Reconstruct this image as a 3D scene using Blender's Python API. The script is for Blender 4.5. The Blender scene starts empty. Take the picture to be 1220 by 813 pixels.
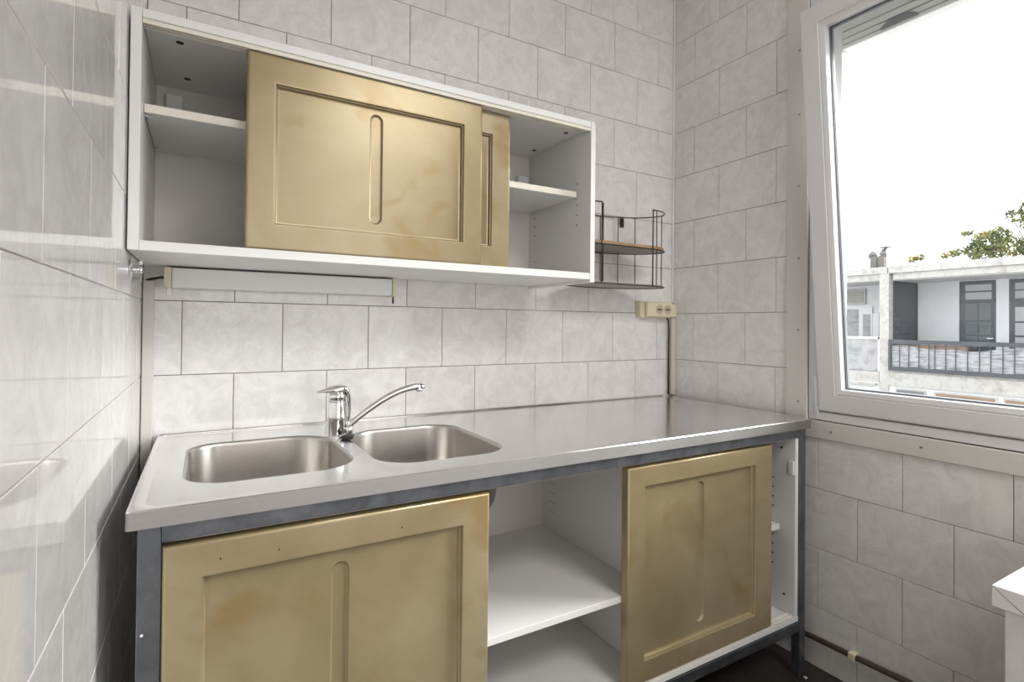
import bpy, bmesh, math, random
from mathutils import Vector, Matrix, Euler
random.seed(7)
PI = math.pi
sc = bpy.context.scene
col = sc.collection

# ------------------------------------------------------------------ camera
F, CX, CY = 634.08, 611.68, 381.47
YAW, PITCH, ROLL = 0.5268, 0.0095, 0.0100
cam_d = bpy.data.cameras.new('camera')
cam = bpy.data.objects.new('camera', cam_d); col.objects.link(cam)
cam_d.sensor_width = 36.0; cam_d.lens = F / 1220 * 36
cam_d.shift_x = (610 - CX) / 1220; cam_d.shift_y = (CY - 406.5) / 1220
cam_d.clip_start = 0.02; cam_d.clip_end = 300
fw = Vector((math.sin(YAW)*math.cos(PITCH), math.cos(YAW)*math.cos(PITCH), math.sin(PITCH)))
r0 = Vector((math.cos(YAW), -math.sin(YAW), 0)); u0 = r0.cross(fw)
rr = r0*math.cos(ROLL) + u0*math.sin(ROLL); uu = -r0*math.sin(ROLL) + u0*math.cos(ROLL)
M = Matrix((rr, uu, -fw)).transposed().to_4x4(); M.translation = Vector((0.1395, -1.6922, 1.1435))
cam.matrix_world = M
sc.camera = cam

# ------------------------------------------------------------------ world, lights, exposure
SKY = 3.8
w = bpy.data.worlds.new('overcast_sky'); sc.world = w; w.use_nodes = True
bg = w.node_tree.nodes['Background']; bg.inputs['Color'].default_value = (0.965, 0.98, 1.0, 1); bg.inputs['Strength'].default_value = SKY
sc.view_settings.view_transform = 'Standard'; sc.view_settings.look = 'None'
sc.cycles.blur_glossy = 1.5; sc.cycles.sample_clamp_indirect = 3.0
sc.view_settings.gamma = 1; sc.view_settings.exposure = 0.10; sc.view_settings.use_curve_mapping = False

def area(name, loc, rot, sx, sy, power, colr):
    l = bpy.data.lights.new(name, 'AREA'); l.shape = 'RECTANGLE'; l.size = sx; l.size_y = sy; l.energy = power; l.color = colr
    o = bpy.data.objects.new(name, l); col.objects.link(o); o.location = loc; o.rotation_euler = rot
    return o
area('ceiling_fill_light', (1.3, -2.7, 2.69), (0, 0, 0), .9, .8, 36, (1.0, 0.985, 0.975))  # unseen lamp, added as fill to lift the walls
area('rear_fill_light', (0.95, -3.4, 1.15), (PI/2, 0, 0), 1.85, 2.2, 13, (1.0, 0.985, 0.975))  # added fill panel behind the camera for the back wall and fronts

for n_, y_, z_, sy_, sz_ in (('window_portal', -1.243, 1.51, 1.2, 1.34), ('upper_window_portal', -.828, 2.41, .34, .21)):
    p_ = area(n_, (1.942+.095, y_, z_), (0, PI/2, 0), sz_, sy_, 1, (1, 1, 1)); p_.data.cycles.is_portal = True
sun_d = bpy.data.lights.new('hazy_sun', 'SUN'); sun_d.energy = 9.8; sun_d.angle = math.radians(42); sun_d.color = (1.0, .985, .96)
sun = bpy.data.objects.new('hazy_sun', sun_d); col.objects.link(sun); sun.location = (6, -3, 5)
_el, _dx, _dy = math.radians(33), .86, -.51      # towards the brightest part of the white sky, high over the street
sun.rotation_euler = Vector((_dx*math.cos(_el), _dy*math.cos(_el), math.sin(_el))).to_track_quat('Z', 'Y').to_euler()

# ------------------------------------------------------------------ materials
def mat(name, base, rough=.5, metal=0., spec=.5, coat=0., coat_r=.05):
    m = bpy.data.materials.new(name); m.use_nodes = True
    b = m.node_tree.nodes['Principled BSDF']
    b.inputs['Base Color'].default_value = (*base, 1); b.inputs['Roughness'].default_value = rough
    b.inputs['Metallic'].default_value = metal; b.inputs['Specular IOR Level'].default_value = spec
    b.inputs['Coat Weight'].default_value = coat; b.inputs['Coat Roughness'].default_value = coat_r
    return m
def nt(m): return m.node_tree, m.node_tree.nodes, m.node_tree.links, m.node_tree.nodes['Principled BSDF']
def noise(m, scale=5, detail=4, rough=.5, stretch=(1, 1, 1), dist=0., rnd=False, coord='Object'):
    t, N, L, b = nt(m)
    tc = N.new('ShaderNodeTexCoord'); mp = N.new('ShaderNodeMapping'); mp.inputs['Scale'].default_value = stretch
    L.new(tc.outputs[coord], mp.inputs['Vector'])
    if rnd:
        oi = N.new('ShaderNodeObjectInfo'); mu = N.new('ShaderNodeMath'); mu.operation = 'MULTIPLY'; mu.inputs[1].default_value = 37.0
        L.new(oi.outputs['Random'], mu.inputs[0]); L.new(mu.outputs[0], mp.inputs['Location'])
    n = N.new('ShaderNodeTexNoise'); n.inputs['Scale'].default_value = scale; n.inputs['Detail'].default_value = detail
    n.inputs['Roughness'].default_value = rough; n.inputs['Distortion'].default_value = dist
    L.new(mp.outputs[0], n.inputs['Vector'])
    return n.outputs['Fac']
def ramp(m, fac, stops):
    t, N, L, b = nt(m)
    r = N.new('ShaderNodeValToRGB'); e = r.color_ramp.elements
    while len(e) < len(stops): e.new(.5)
    for i, (p, c) in enumerate(stops):
        e[i].position = p; e[i].color = (*c, 1) if len(c) == 3 else c
    L.new(fac, r.inputs[0]); return r.outputs['Color']
def mix(m, fac, a, b_, mode='MIX'):
    t, N, L, b = nt(m)
    x = N.new('ShaderNodeMix'); x.data_type = 'RGBA'; x.blend_type = mode
    if isinstance(fac, float): x.inputs[0].default_value = fac
    else: L.new(fac, x.inputs[0])
    for s, v in ((6, a), (7, b_)):
        if isinstance(v, tuple): x.inputs[s].default_value = (*v, 1)
        else: L.new(v, x.inputs[s])
    return x.outputs[2]
def bump(m, fac, strength=.1, dist=.001):
    t, N, L, b = nt(m)
    n = N.new('ShaderNodeBump'); n.inputs['Strength'].default_value = strength; n.inputs['Distance'].default_value = dist
    L.new(fac, n.inputs['Height']); L.new(n.outputs[0], b.inputs['Normal'])
def maprange(m, fac, lo, hi, a=0., b_=1.):
    t, N, L, b = nt(m)
    r = N.new('ShaderNodeMapRange'); r.inputs['From Min'].default_value = a; r.inputs['From Max'].default_value = b_
    r.inputs['To Min'].default_value = lo; r.inputs['To Max'].default_value = hi
    L.new(fac, r.inputs['Value']); return r.outputs['Result']

def tile_mat(name, c_lo, c_hi, vein, rough=.06):
    m = mat(name, c_hi, rough, 0., .75)
    t, N, L, b = nt(m)
    n1 = noise(m, 14, 6, .65, dist=1.2, rnd=True)
    n2 = noise(m, 24, 6, .65, dist=2.0, rnd=True)
    base = ramp(m, n1, [(.35, c_lo), (.6, c_hi)])
    v = ramp(m, n2, [(.47, (0, 0, 0)), (.5, (1, 1, 1)), (.53, (0, 0, 0))])
    n3 = noise(m, 4, 2, .5, rnd=True)
    vm = mix(m, maprange(m, n3, 0, 1, .42, .7), (0., 0., 0.), v)
    vf = maprange(m, vm, 0, .42)
    c = mix(m, vf, base, vein)
    L.new(c, b.inputs['Base Color'])
    bump(m, noise(m, 5, 2, .5, rnd=True), .05, .002)
    return m
M_tile = tile_mat('tile_marbled_grey', (.70, .685, .675), (.81, .797, .788), (.50, .48, .465))
M_grout = mat('grout_brown_grey', (.15, .125, .105), .9)
M_grout_l = mat('grout_pale', (.62, .58, .55), .8)
M_plaster = mat('plaster_white', (.78, .76, .73), .85)
M_seal = mat('sealant_white', (.86, .85, .83), .4)
M_white = mat('laminate_white', (.80, .79, .775), .32)
bump(M_white, noise(M_white, 400, 2, .5), .03, .0005)
M_white_edge = mat('laminate_edge_cream', (.80, .75, .66), .35)
M_back = mat('hardboard_white', (.72, .70, .66), .55)
M_upvc = mat('window_plastic_white', (.74, .735, .73), .28)
M_trim = mat('trim_plastic_grey', (.66, .635, .60), .4)
M_cream = mat('plastic_aged_cream', (.72, .65, .48), .4)
M_chrome = mat('chrome', (.82, .82, .83), .07, 1.)
M_black = mat('rubber_black', (.02, .02, .022), .5)
M_hole = mat('hole_dark', (.03, .028, .025), .8)
M_gasket = mat('gasket_grey', (.13, .14, .16), .5)
M_wire = mat('wire_dark_bronze', (.06, .052, .048), .42, .7)
M_pipe = mat('pipe_brown_paint', (.045, .028, .022), .4)
M_diff = mat('lamp_cover_satin', (.80, .80, .79), .35)
# wood
M_wood = mat('shelf_wood', (.40, .26, .15), .5)
_w = ramp(M_wood, noise(M_wood, 12, 5, .6, (1, 14, 1)), [(.3, (.30, .185, .10)), (.7, (.50, .34, .20))])
M_wood.node_tree.links.new(_w, M_wood.node_tree.nodes['Principled BSDF'].inputs['Base Color'])
# stainless steel
def steel(name, base, r_lo, r_hi, stretch):
    m = mat(name, base, .25, 1.)
    t, N, L, b = nt(m)
    s1 = noise(m, 30, 4, .6, stretch)
    s2 = noise(m, 5, 5, .6, dist=.8)
    L.new(maprange(m, s2, r_lo, r_hi, .35, .7), b.inputs['Roughness'])
    c = ramp(m, s1, [(.3, tuple(v*.9 for v in base)), (.7, base)])
    L.new(c, b.inputs['Base Color'])
    bump(m, s1, .05, .0004)
    return m
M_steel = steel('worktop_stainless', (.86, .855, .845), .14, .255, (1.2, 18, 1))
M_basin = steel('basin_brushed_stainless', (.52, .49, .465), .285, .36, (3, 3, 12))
M_apron = steel('apron_stainless_shaded', (.40, .39, .38), .42, .52, (.6, 12, 30))  # worktop steel with a darkened base, standing in for the dim room it reflects
# raw steel frame
M_frame = mat('raw_steel_blue_grey', (.14, .15, .165), .38, .85)
_f = ramp(M_frame, noise(M_frame, 14, 6, .65, dist=.5), [(.3, (.115, .123, .14)), (.55, (.18, .19, .21)), (.75, (.26, .265, .28))])
M_frame.node_tree.links.new(_f, M_frame.node_tree.nodes['Principled BSDF'].inputs['Base Color'])
# gold lacquered doors
def gold(name, dark, mid, light, rough=.36):
    m = mat(name, mid, rough, .42, .35)
    t, N, L, b = nt(m)
    n1 = noise(m, 2.6, 4, .55, dist=.6, rnd=True)
    n2 = noise(m, 7, 3, .5, dist=.4, rnd=True)
    n3 = noise(m, 22, 4, .6, (1, 1, 9), rnd=True)
    c = ramp(m, n1, [(.3, dark), (.5, mid), (.72, light)])
    st = maprange(m, n2, 0., .75, .57, .72)
    c = mix(m, st, c, (dark[0]*1.08, dark[1]*.93, dark[2]*.68))
    c2 = ramp(m, n3, [(.3, (.96, .96, .96)), (.7, (1, 1, 1))])
    c = mix(m, 1.0, c, c2, 'MULTIPLY')
    L.new(c, b.inputs['Base Color'])
    return m
M_gold_up = gold('gold_lacquer_pale', (.255, .192, .092), (.325, .26, .15), (.40, .34, .23), .31)
M_gold_lo = gold('gold_lacquer_deep', (.31, .245, .138), (.40, .322, .19), (.485, .405, .265), .30)
M_floor = mat('floor_dark', (.03, .025, .022), .35)
_c = ramp(M_floor, noise(M_floor, 8, 6, .65), [(.3, (.012, .010, .009)), (.7, (.055, .045, .04))])
M_floor.node_tree.links.new(_c, M_floor.node_tree.nodes['Principled BSDF'].inputs['Base Color'])
# glass: clear thin pane, part mirror
def glassmat(name, tint=(1, 1, 1)):
    m = bpy.data.materials.new(name); m.use_nodes = True
    N, L = m.node_tree.nodes, m.node_tree.links; N.clear()
    o = N.new('ShaderNodeOutputMaterial'); mx = N.new('ShaderNodeMixShader'); tr = N.new('ShaderNodeBsdfTransparent'); gl = N.new('ShaderNodeBsdfGlossy')
    fr = N.new('ShaderNodeFresnel'); fr.inputs[0].default_value = 1.45
    tr.inputs[0].default_value = (*tint, 1); gl.inputs['Roughness'].default_value = .0
    L.new(fr.outputs[0], mx.inputs[0]); L.new(tr.outputs[0], mx.inputs[1]); L.new(gl.outputs[0], mx.inputs[2]); L.new(mx.outputs[0], o.inputs[0])
    return m
M_glass = glassmat('window_glass', (.96, .975, .97))

# ------------------------------------------------------------------ mesh helpers
def obj(name, bm, m, parent=None, smooth=False, loc=None):
    me = bpy.data.meshes.new(name); bm.normal_update(); bm.to_mesh(me); bm.free()
    if m is not None: me.materials.append(m)
    if smooth:
        for p in me.polygons: p.use_smooth = True
    o = bpy.data.objects.new(name, me); col.objects.link(o)
    if parent: o.parent = parent
    if loc: o.location = loc
    return o
def sharp(o, ang=35):
    me = o.data; bm = bmesh.new(); bm.from_mesh(me)
    for e in bm.edges:
        if len(e.link_faces) != 2 or e.calc_face_angle(0) > math.radians(ang) or any(len(f.verts) > 4 for f in e.link_faces): e.smooth = False
    bm.to_mesh(me); bm.free()
    return o
def bx(bm, x0, x1, y0, y1, z0, z1, bev=0., seg=1):
    r = bmesh.ops.create_cube(bm, size=1)
    vs = r['verts']
    bmesh.ops.scale(bm, vec=(abs(x1-x0), abs(y1-y0), abs(z1-z0)), verts=vs)
    bmesh.ops.translate(bm, vec=((x0+x1)/2, (y0+y1)/2, (z0+z1)/2), verts=vs)
    if bev > 0:
        es = list({e for v in vs for e in v.link_edges})
        bmesh.ops.bevel(bm, geom=es, offset=bev, segments=seg, affect='EDGES', profile=.5)
    return bm
def box(name, x0, x1, y0, y1, z0, z1, m, parent=None, bev=.0012, seg=1):
    cx_, cy_, cz_ = (x0+x1)/2, (y0+y1)/2, (z0+z1)/2
    bm = bx(bmesh.new(), x0-cx_, x1-cx_, y0-cy_, y1-cy_, z0-cz_, z1-cz_, bev, seg)
    if parent is not None:
        p = Vector((cx_, cy_, cz_)) - PL.get(parent.name, Vector((0, 0, 0)))
    else: p = Vector((cx_, cy_, cz_))
    o = obj(name, bm, m, parent); o.location = p
    PL[o.name] = Vector((cx_, cy_, cz_))
    return o
PL = {}   # world location of every (unrotated) parent
def cyl(bm, p0, p1, r0_, r1_=None, n=20, caps=True):
    p0, p1 = Vector(p0), Vector(p1); r1_ = r0_ if r1_ is None else r1_
    d = (p1-p0).normalized(); a = d.orthogonal().normalized(); b = d.cross(a)
    A = [bm.verts.new(p0 + r0_*(a*math.cos(2*PI*i/n) + b*math.sin(2*PI*i/n))) for i in range(n)]
    B = [bm.verts.new(p1 + r1_*(a*math.cos(2*PI*i/n) + b*math.sin(2*PI*i/n))) for i in range(n)]
    for i in range(n): bm.faces.new((A[i], A[(i+1) % n], B[(i+1) % n], B[i]))
    if caps: bm.faces.new(A[::-1]); bm.faces.new(B)
    return bm
def tube(bm, pts, rad, n=8, closed=False):
    pts = [Vector(p) for p in pts]; rings = []; k = len(pts); prev = None
    for i, p in enumerate(pts):
        if closed: t = (pts[(i+1) % k] - pts[i-1]).normalized()
        else: t = (pts[min(i+1, k-1)] - pts[max(i-1, 0)]).normalized()
        if prev is None: a = t.orthogonal().normalized()
        else: a = (prev - t*prev.dot(t)).normalized()
        prev = a; b = t.cross(a); r = rad[i] if isinstance(rad, (list, tuple)) else rad
        rings.append([bm.verts.new(p + r*(a*math.cos(2*PI*j/n) + b*math.sin(2*PI*j/n))) for j in range(n)])
    for i in range(k if closed else k-1):
        A, B = rings[i], rings[(i+1) % k]
        for j in range(n): bm.faces.new((A[j], A[(j+1) % n], B[(j+1) % n], B[j]))
    if not closed: bm.faces.new(rings[0][::-1]); bm.faces.new(rings[-1])
    return bm
def lathe(bm, prof, c, n=32, axis='z'):
    rings = []
    for (r, h) in prof:
        ring = []
        for i in range(n):
            a = 2*PI*i/n; u, v = r*math.cos(a), r*math.sin(a)
            p = {'z': (u, v, h), 'x': (h, u, v), 'y': (u, h, v)}[axis]
            ring.append(bm.verts.new(Vector(c) + Vector(p)))
        rings.append(ring)
    for A, B in zip(rings, rings[1:]):
        for i in range(n): bm.faces.new((A[i], A[(i+1) % n], B[(i+1) % n], B[i]))
    bm.faces.new(rings[0][::-1]); bm.faces.new(rings[-1])
    return bm
def empty(name, loc=(0, 0, 0), label=None, cat=None, kind=None, group=None):
    o = bpy.data.objects.new(name, None); col.objects.link(o); o.location = loc; o.empty_display_size = .05
    PL[o.name] = Vector(loc); tag(o, label, cat, kind, group); return o
def tag(o, label=None, cat=None, kind=None, group=None):
    if label: o['label'] = label
    if cat: o['category'] = cat
    if kind: o['kind'] = kind
    if group: o['group'] = group
    return o
def part(name, bm, m, parent, smooth=False):
    """mesh written in world coordinates, hung under an unrotated parent"""
    off = PL.get(parent.name, Vector((0, 0, 0)))
    bmesh.ops.translate(bm, vec=-off, verts=bm.verts)
    o = obj(name, bm, m, parent, smooth); PL[o.name] = off.copy(); o.location = (0, 0, 0)
    return o

# ------------------------------------------------------------------ the room
W = 1.942; YF = -3.45; ZC = 2.75
G = .003       # grout lies this far behind the tile faces
def structure(name, label, cat='wall'):
    o = empty(name, (0, 0, 0), label, cat, 'structure'); return o
wall_back = structure('wall_back', 'marbled grey tiled wall behind the sink and the wall cabinet')
wall_left = structure('wall_left', 'glossy grey tiled wall at the left edge of the view')
wall_right = structure('wall_right', 'grey tiled wall around and below the open window')
wall_front = structure('wall_front', 'plain plastered wall behind the camera')
def wallpiece(parent, name, x0, x1, y0, y1, z0, z1, m): return part(name, bx(bmesh.new(), x0, x1, y0, y1, z0, z1), m, parent)
wallpiece(wall_back, 'grout_bed', -.12, W+.12, G, .12, -.1, ZC, M_grout)
wallpiece(wall_left, 'grout_bed', -.12, -G, YF, G, -.1, ZC, M_grout_l)
# right wall round the window opening (y -.617 .. -1.87, z .83 .. 2.53)
XR = W+G; WY0, WY1, WZ0, WZ1 = -.617, -1.87, .832, 2.56
wallpiece(wall_right, 'grout_bed', XR, W+.1, WY0, G, -.1, ZC, M_grout)
wallpiece(wall_right, 'grout_bed', XR, W+.1, WY1, WY0, -.1, WZ0, M_grout)
wallpiece(wall_right, 'grout_bed', XR, W+.1, YF, WY1, -.1, ZC, M_grout)
wallpiece(wall_right, 'lintel', XR, W+.1, WY1, WY0, WZ1, ZC, M_plaster)
wallpiece(wall_front, 'plaster', -.12, W+.12, YF-.1, YF, -.1, ZC, M_plaster)
fl = obj('floor', bx(bmesh.new(), -.12, W+.12, YF-.1, .12, -.12, 0), M_floor); tag(fl, 'very dark stained floor under the kitchen units', 'floor', 'structure')
ce = obj('ceiling', bx(bmesh.new(), -.12, W+.12, YF-.1, .12, ZC, ZC+.1), M_plaster); tag(ce, 'plain white ceiling above the kitchen', 'ceiling', 'structure')

TW, TH, J = .2515, .2, .0016
_tm = {}
def tile_mesh(wd, ht, m):
    k = (round(wd, 4), round(ht, 4), m.name)
    if k in _tm: return _tm[k]
    bm = bmesh.new(); a, b, c, t = wd/2, ht/2, .0011, .006
    def rect(u, v, y): return [bm.verts.new((x, y, z)) for x, z in ((-u, -v), (u, -v), (u, v), (-u, v))]
    A = rect(a-c, b-c, 0); B = rect(a-c*.3, b-c*.3, .0005); C_ = rect(a, b, .0014); D = rect(a, b, t)
    bm.faces.new(A)
    for P, Q in ((A, B), (B, C_), (C_, D)):
        for i in range(4): bm.faces.new((P[i], Q[i], Q[(i+1) % 4], P[(i+1) % 4]))
    bmesh.ops.recalc_face_normals(bm, faces=bm.faces)
    for f in bm.faces:
        if f.calc_center_median().y < .0001 and f.normal.y > 0: f.normal_flip()
    me = bpy.data.meshes.new('tile'); bm.to_mesh(me); bm.free(); me.materials.append(m); _tm[k] = me
    return me
def lay(parent, side, s_end, offs, holes=(), z0=0, z1=ZC, m=None, smax=None):
    """side: back (s = x), left / right (s = -y).  offs(row) -> joint offset"""
    m = m or M_tile
    rows = int(math.ceil((z1-1e-6)/TH))
    for r in range(rows):
        za, zb = r*TH, min((r+1)*TH, z1)
        o = offs(r-5) % TW
        s = o - TW if o > 1e-6 else 0
        while s < s_end - .004:
            a, b = max(s, 0), min(s+TW, s_end); s += TW
            if b-a < .012: continue
            pieces = [(a, b, za, zb)]
            for (ha, hb, hz0, hz1) in holes:
                out = []
                for (p, q, u, v) in pieces:
                    if q <= ha or p >= hb or v <= hz0 or u >= hz1: out.append((p, q, u, v)); continue
                    if p < ha: out.append((p, ha, u, v))
                    if q > hb: out.append((hb, q, u, v))
                    if u < hz0: out.append((max(p, ha), min(q, hb), u, hz0))
                    if v > hz1: out.append((max(p, ha), min(q, hb), hz1, v))
                pieces = out
            for (p, q, u, v) in pieces:
                if q-p < .008 or v-u < .008: continue
                me = tile_mesh(q-p-J, v-u-J, m)
                t = bpy.data.objects.new('tile', me); col.objects.link(t); t.parent = parent
                jx, jz = random.gauss(0, .0009), random.gauss(0, .0009)
                c, z = (p+q)/2, (u+v)/2
                if side == 'back': t.location = (c, random.uniform(-.0002, .0002), z); t.rotation_euler = (jx, 0, jz)
                elif side == 'right': t.location = (W, -c, z); t.rotation_euler = (jx, 0, -PI/2 + jz)
                else: t.location = (0, -c, z); t.rotation_euler = (jx, 0, PI/2 + jz)
lay(wall_back, 'back', W, lambda r: .0884 + (0 if r % 2 == 0 else TW/2))
lay(wall_left, 'left', 2.2, lambda r: .1208 if r % 2 == 0 else .2465, z1=2.6)
lay(wall_right, 'right', 1.95, lambda r: (.1172 if r > -2 else .1492) + (0 if r % 2 == 0 else TW/2), holes=((.540, 3, .772, 3.0),))

# trims
def tbox(name, label, *a, m=None, bev=.0015):
    o = box(name, *a, m or M_trim, None, bev); tag(o, label, 'trim', 'structure'); return o
t1 = tbox('trim_1', 'vertical grey plastic trim board left of the window', W-.008, W+.004, -.6165, -.540, .772, ZC)
t2 = tbox('trim_2', 'horizontal grey plastic trim board under the window', W-.008, W+.004, -2.2, -.6175, .772, .830)
def screw(parent, p, axis):
    bm = bmesh.new(); lathe(bm, [(.0042, 0), (.0042, .0008), (.003, .0016), (.0015, .0010)], (0, 0, 0), 12, 'x')
    for v in bm.verts: v.co.x = -v.co.x
    bmesh.ops.recalc_face_normals(bm, faces=bm.faces)
    bmesh.ops.translate(bm, vec=p, verts=bm.verts)
    part('screw', bm, M_trimscrew, parent, False)
M_trimscrew = mat('screw_cap_grey', (.36, .33, .30), .35, .5)
for z in (2.118, 1.892, 1.641, 1.387, 1.137, .888): screw(t1, (W-.008, -.586, z), 'x')
for y, z in ((-.698, .800), (-.955, .802), (-1.21, .802), (-1.5, .802)): screw(t2, (W-.008, y, z), 'x')
tbox('trim_3', 'pale plastic cover strip in the left corner beside the sink', .0015, .0265, -.016, -.0005, .02, 1.251)
o = tbox('trim_4', 'slim white sealant bead in the right corner', W-.0075, W-.0008, -.0075, -.0008, 1.25, ZC, m=M_seal, bev=.0015)

# ------------------------------------------------------------------ window
win = empty('window_1', (W, -.66, .866), 'white plastic window tilted inwards at the top', 'window', 'structure')
def ring(bm, y0, y1, z0, z1, wy, wz0, wz1, x0, x1, bev=.002):
    """rectangular frame in the wall plane"""
    bx(bm, x0, x1, y0, y0+wy, z0, z1, bev); bx(bm, x0, x1, y1-wy, y1, z0, z1, bev)
    bx(bm, x0, x1, y0+wy, y1-wy, z0, z0+wz0, bev); bx(bm, x0, x1, y0+wy, y1-wy, z1-wz1, z1, bev)
    return bm
bm = ring(bmesh.new(), -1.868, -.619, .8335, 2.30, .034, .028, .115, W-.001, W+.09)
part('outer_frame', bm, M_upvc, win)
bm = ring(bmesh.new(), -1.868+.034, -.619-.034, .8615, 2.185, .045, .052, .100, W+.052, W+.088)
part('frame_step', bm, M_upvc, win)
bm = bmesh.new()
for z in (2.098, 2.118, 2.142): bx(bm, W+.048, W+.053, -1.78, -.70, z, z+.003, .001)
part('header_groove', bm, M_trimscrew, win)
# grey vent cover on the frame header (half-round)
bm = bmesh.new(); N_ = 16
A = [bm.verts.new((W+.045, -.87+.052*math.cos(PI*i/N_), 2.094+.022*math.sin(PI*i/N_))) for i in range(N_+1)]
B = [bm.verts.new((W+.052, v.co.y, v.co.z)) for v in A]
bm.faces.new(A); bm.faces.new(B[::-1])
for i in range(N_+1): j = (i+1) % (N_+1); bm.faces.new((A[i], B[i], B[j], A[j]))
bmesh.ops.recalc_face_normals(bm, faces=bm.faces)
M_ventg = mat('vent_grey', (.20, .20, .21), .6)
part('vent_cover', bm, M_ventg, win)
# upper fixed light
win2 = empty('window_2', (W, -.66, 2.3), 'small fixed pane above the tilted window', 'window', 'structure')
bm = bmesh.new()
bx(bm, W-.001, W+.09, -.619-.034, -.619, 2.302, WZ1, .002)
bx(bm, W-.001, W+.09, -1.868, -1.0, 2.302, WZ1, .002)
bx(bm, W-.001, W+.09, -1.0, -.653, WZ1-.045, WZ1, .002)
part('outer_frame', bm, M_upvc, win2)
part('pane', bx(bmesh.new(), W+.04, W+.046, -.999, -.654, 2.303, WZ1-.046), M_glass, win2)

# sash, local frame: origin at its lower inner edge, tilted about the y axis
SW, SH, ST = 1.16, 1.318, .052     # width, height, thickness
sash = bpy.data.objects.new('sash', None)
bm = bmesh.new(); fwid = .060
def lring(bm, a, h0, h1, wd, x0, x1, inset=0., xs=None):
    """mitred ring: y from -a0 to -a1"""
    (ya, yb) = a
    O = [(-ya, h0), (-yb, h0), (-yb, h1), (-ya, h1)]
    I = [(-ya-wd, h0+wd), (-yb+wd, h0+wd), (-yb+wd, h1-wd), (-ya-wd, h1-wd)]
    xi = xs if xs is not None else x0
    vo0 = [bm.verts.new((x0, y, z)) for y, z in O]; vi0 = [bm.verts.new((xi, y, z)) for y, z in I]
    vo1 = [bm.verts.new((x1, y, z)) for y, z in O]; vi1 = [bm.verts.new((x1, y, z)) for y, z in I]
    for i in range(4):
        j = (i+1) % 4
        bm.faces.new((vo0[i], vo0[j], vi0[j], vi0[i])); bm.faces.new((vo1[i], vi1[i], vi1[j], vo1[j]))
        bm.faces.new((vo0[i], vo1[i], vo1[j], vo0[j])); bm.faces.new((vi0[i], vi0[j], vi1[j], vi1[i]))
    bmesh.ops.recalc_face_normals(bm, faces=bm.faces)
    return bm
lring(bm, (0, SW), 0, SH, fwid, 0, ST)
es = [e for e in bm.edges if e.calc_length() > .9 and all(abs(v.co.x) < 1e-6 for v in e.verts)]
bmesh.ops.bevel(bm, geom=es, offset=.004, segments=3, affect='EDGES')
sash = obj('sash', bm, M_upvc, win)
sash.location = (-.007, .0035, .000)     # relative to window_1
ang = math.atan2(.118, 1.30)
sash.rotation_euler = (0, -ang, 0)
def spart(name, bm, m): return obj(name, bm, m, sash)
bm = lring(bmesh.new(), (fwid+.001, SW-fwid-.001), fwid+.001, SH-fwid-.001, .015, .0025, .030, xs=.005)
spart('glazing_bead', bm, M_upvc)
bm = lring(bmesh.new(), (fwid, SW-fwid), fwid, SH-fwid, .013, .041, .051); spart('outer_bead', bm, M_upvc)
bm = lring(bmesh.new(), (fwid+.0105, SW-fwid-.0105), fwid+.0105, SH-fwid-.0105, .009, .0302, .0335); spart('gasket', bm, M_gasket)
bm = lring(bmesh.new(), (fwid+.0105, SW-fwid-.0105), fwid+.0105, SH-fwid-.0105, .0085, .0385, .0500); spart('gasket', bm, M_gasket)
bm = bx(bmesh.new(), .0338, .0382, -SW+fwid+.008, -fwid-.008, fwid+.008, SH-fwid-.008); spart('pane', bm, M_glass)
hg = bx(bmesh.new(), .002, .016, .0005, .013, .020, .118, .002); spart('hinge', hg, M_upvc)
hg = bx(bmesh.new(), .000, .014, .0005, .014, -.012, .016, .002); spart('hinge', hg, M_upvc)

# ------------------------------------------------------------------ wall cabinet
wc = empty('wall_cabinet', (0, 0, 1.29), 'white open wall cabinet with two pale gold sliding doors above the sink', 'cabinet')
def wbox(name, *a, m=M_white, bev=.0008, label=None):
    o = box(name, *a, m, wc, bev)
    if label: o['label'] = label
    return o
YC = -.37
wbox('side_panel', .003, .022, YC, -.001, 1.289, 1.787)
wbox('side_panel', 1.185, 1.203, YC, -.001, 1.280, 1.787)
wbox('top_panel', .0225, 1.1845, YC, -.006, 1.768, 1.7865)
wbox('bottom_panel', .0225, 1.1845, YC, -.006, 1.289, 1.3065)
wbox('back_panel', .0225, 1.1845, -.0055, -.001, 1.290, 1.786, m=M_back, bev=0)
# door tracks
bm = bmesh.new()
for y in (YC+.001, YC+.013, YC+.026): bx(bm, .023, 1.184, y, y+.0022, 1.757, 1.7675, 0)
bx(bm, .023, 1.184, YC+.001, YC+.030, 1.7655, 1.7678, 0)
part('upper_track', bm, M_white_edge, wc)
bm = bmesh.new()
for y in (YC+.0010, YC+.0265): bx(bm, .023, 1.184, y, y+.0015, 1.3067, 1.3095, 0)
part('lower_track', bm, M_white, wc)
sh1 = wbox('shelf', .0235, .62, -.311, -.007, 1.592, 1.610); wbox_e = box('edge_strip', .0232, .62, -.3132, -.3112, 1.5918, 1.6102, M_white_edge, sh1, .0003)
sh2 = wbox('shelf', .64, 1.172, -.311, -.007, 1.557, 1.575); wbox_e = box('edge_strip', .64, 1.1722, -.3132, -.3112, 1.5568, 1.5752, M_white_edge, sh2, .0003)
wbox('hanger_bracket', .045, .085, -.030, -.006, 1.700, 1.745, bev=.003)
wbox('hanger_bracket', 1.120, 1.165, -.034, -.006, 1.640, 1.690, bev=.003)
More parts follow.
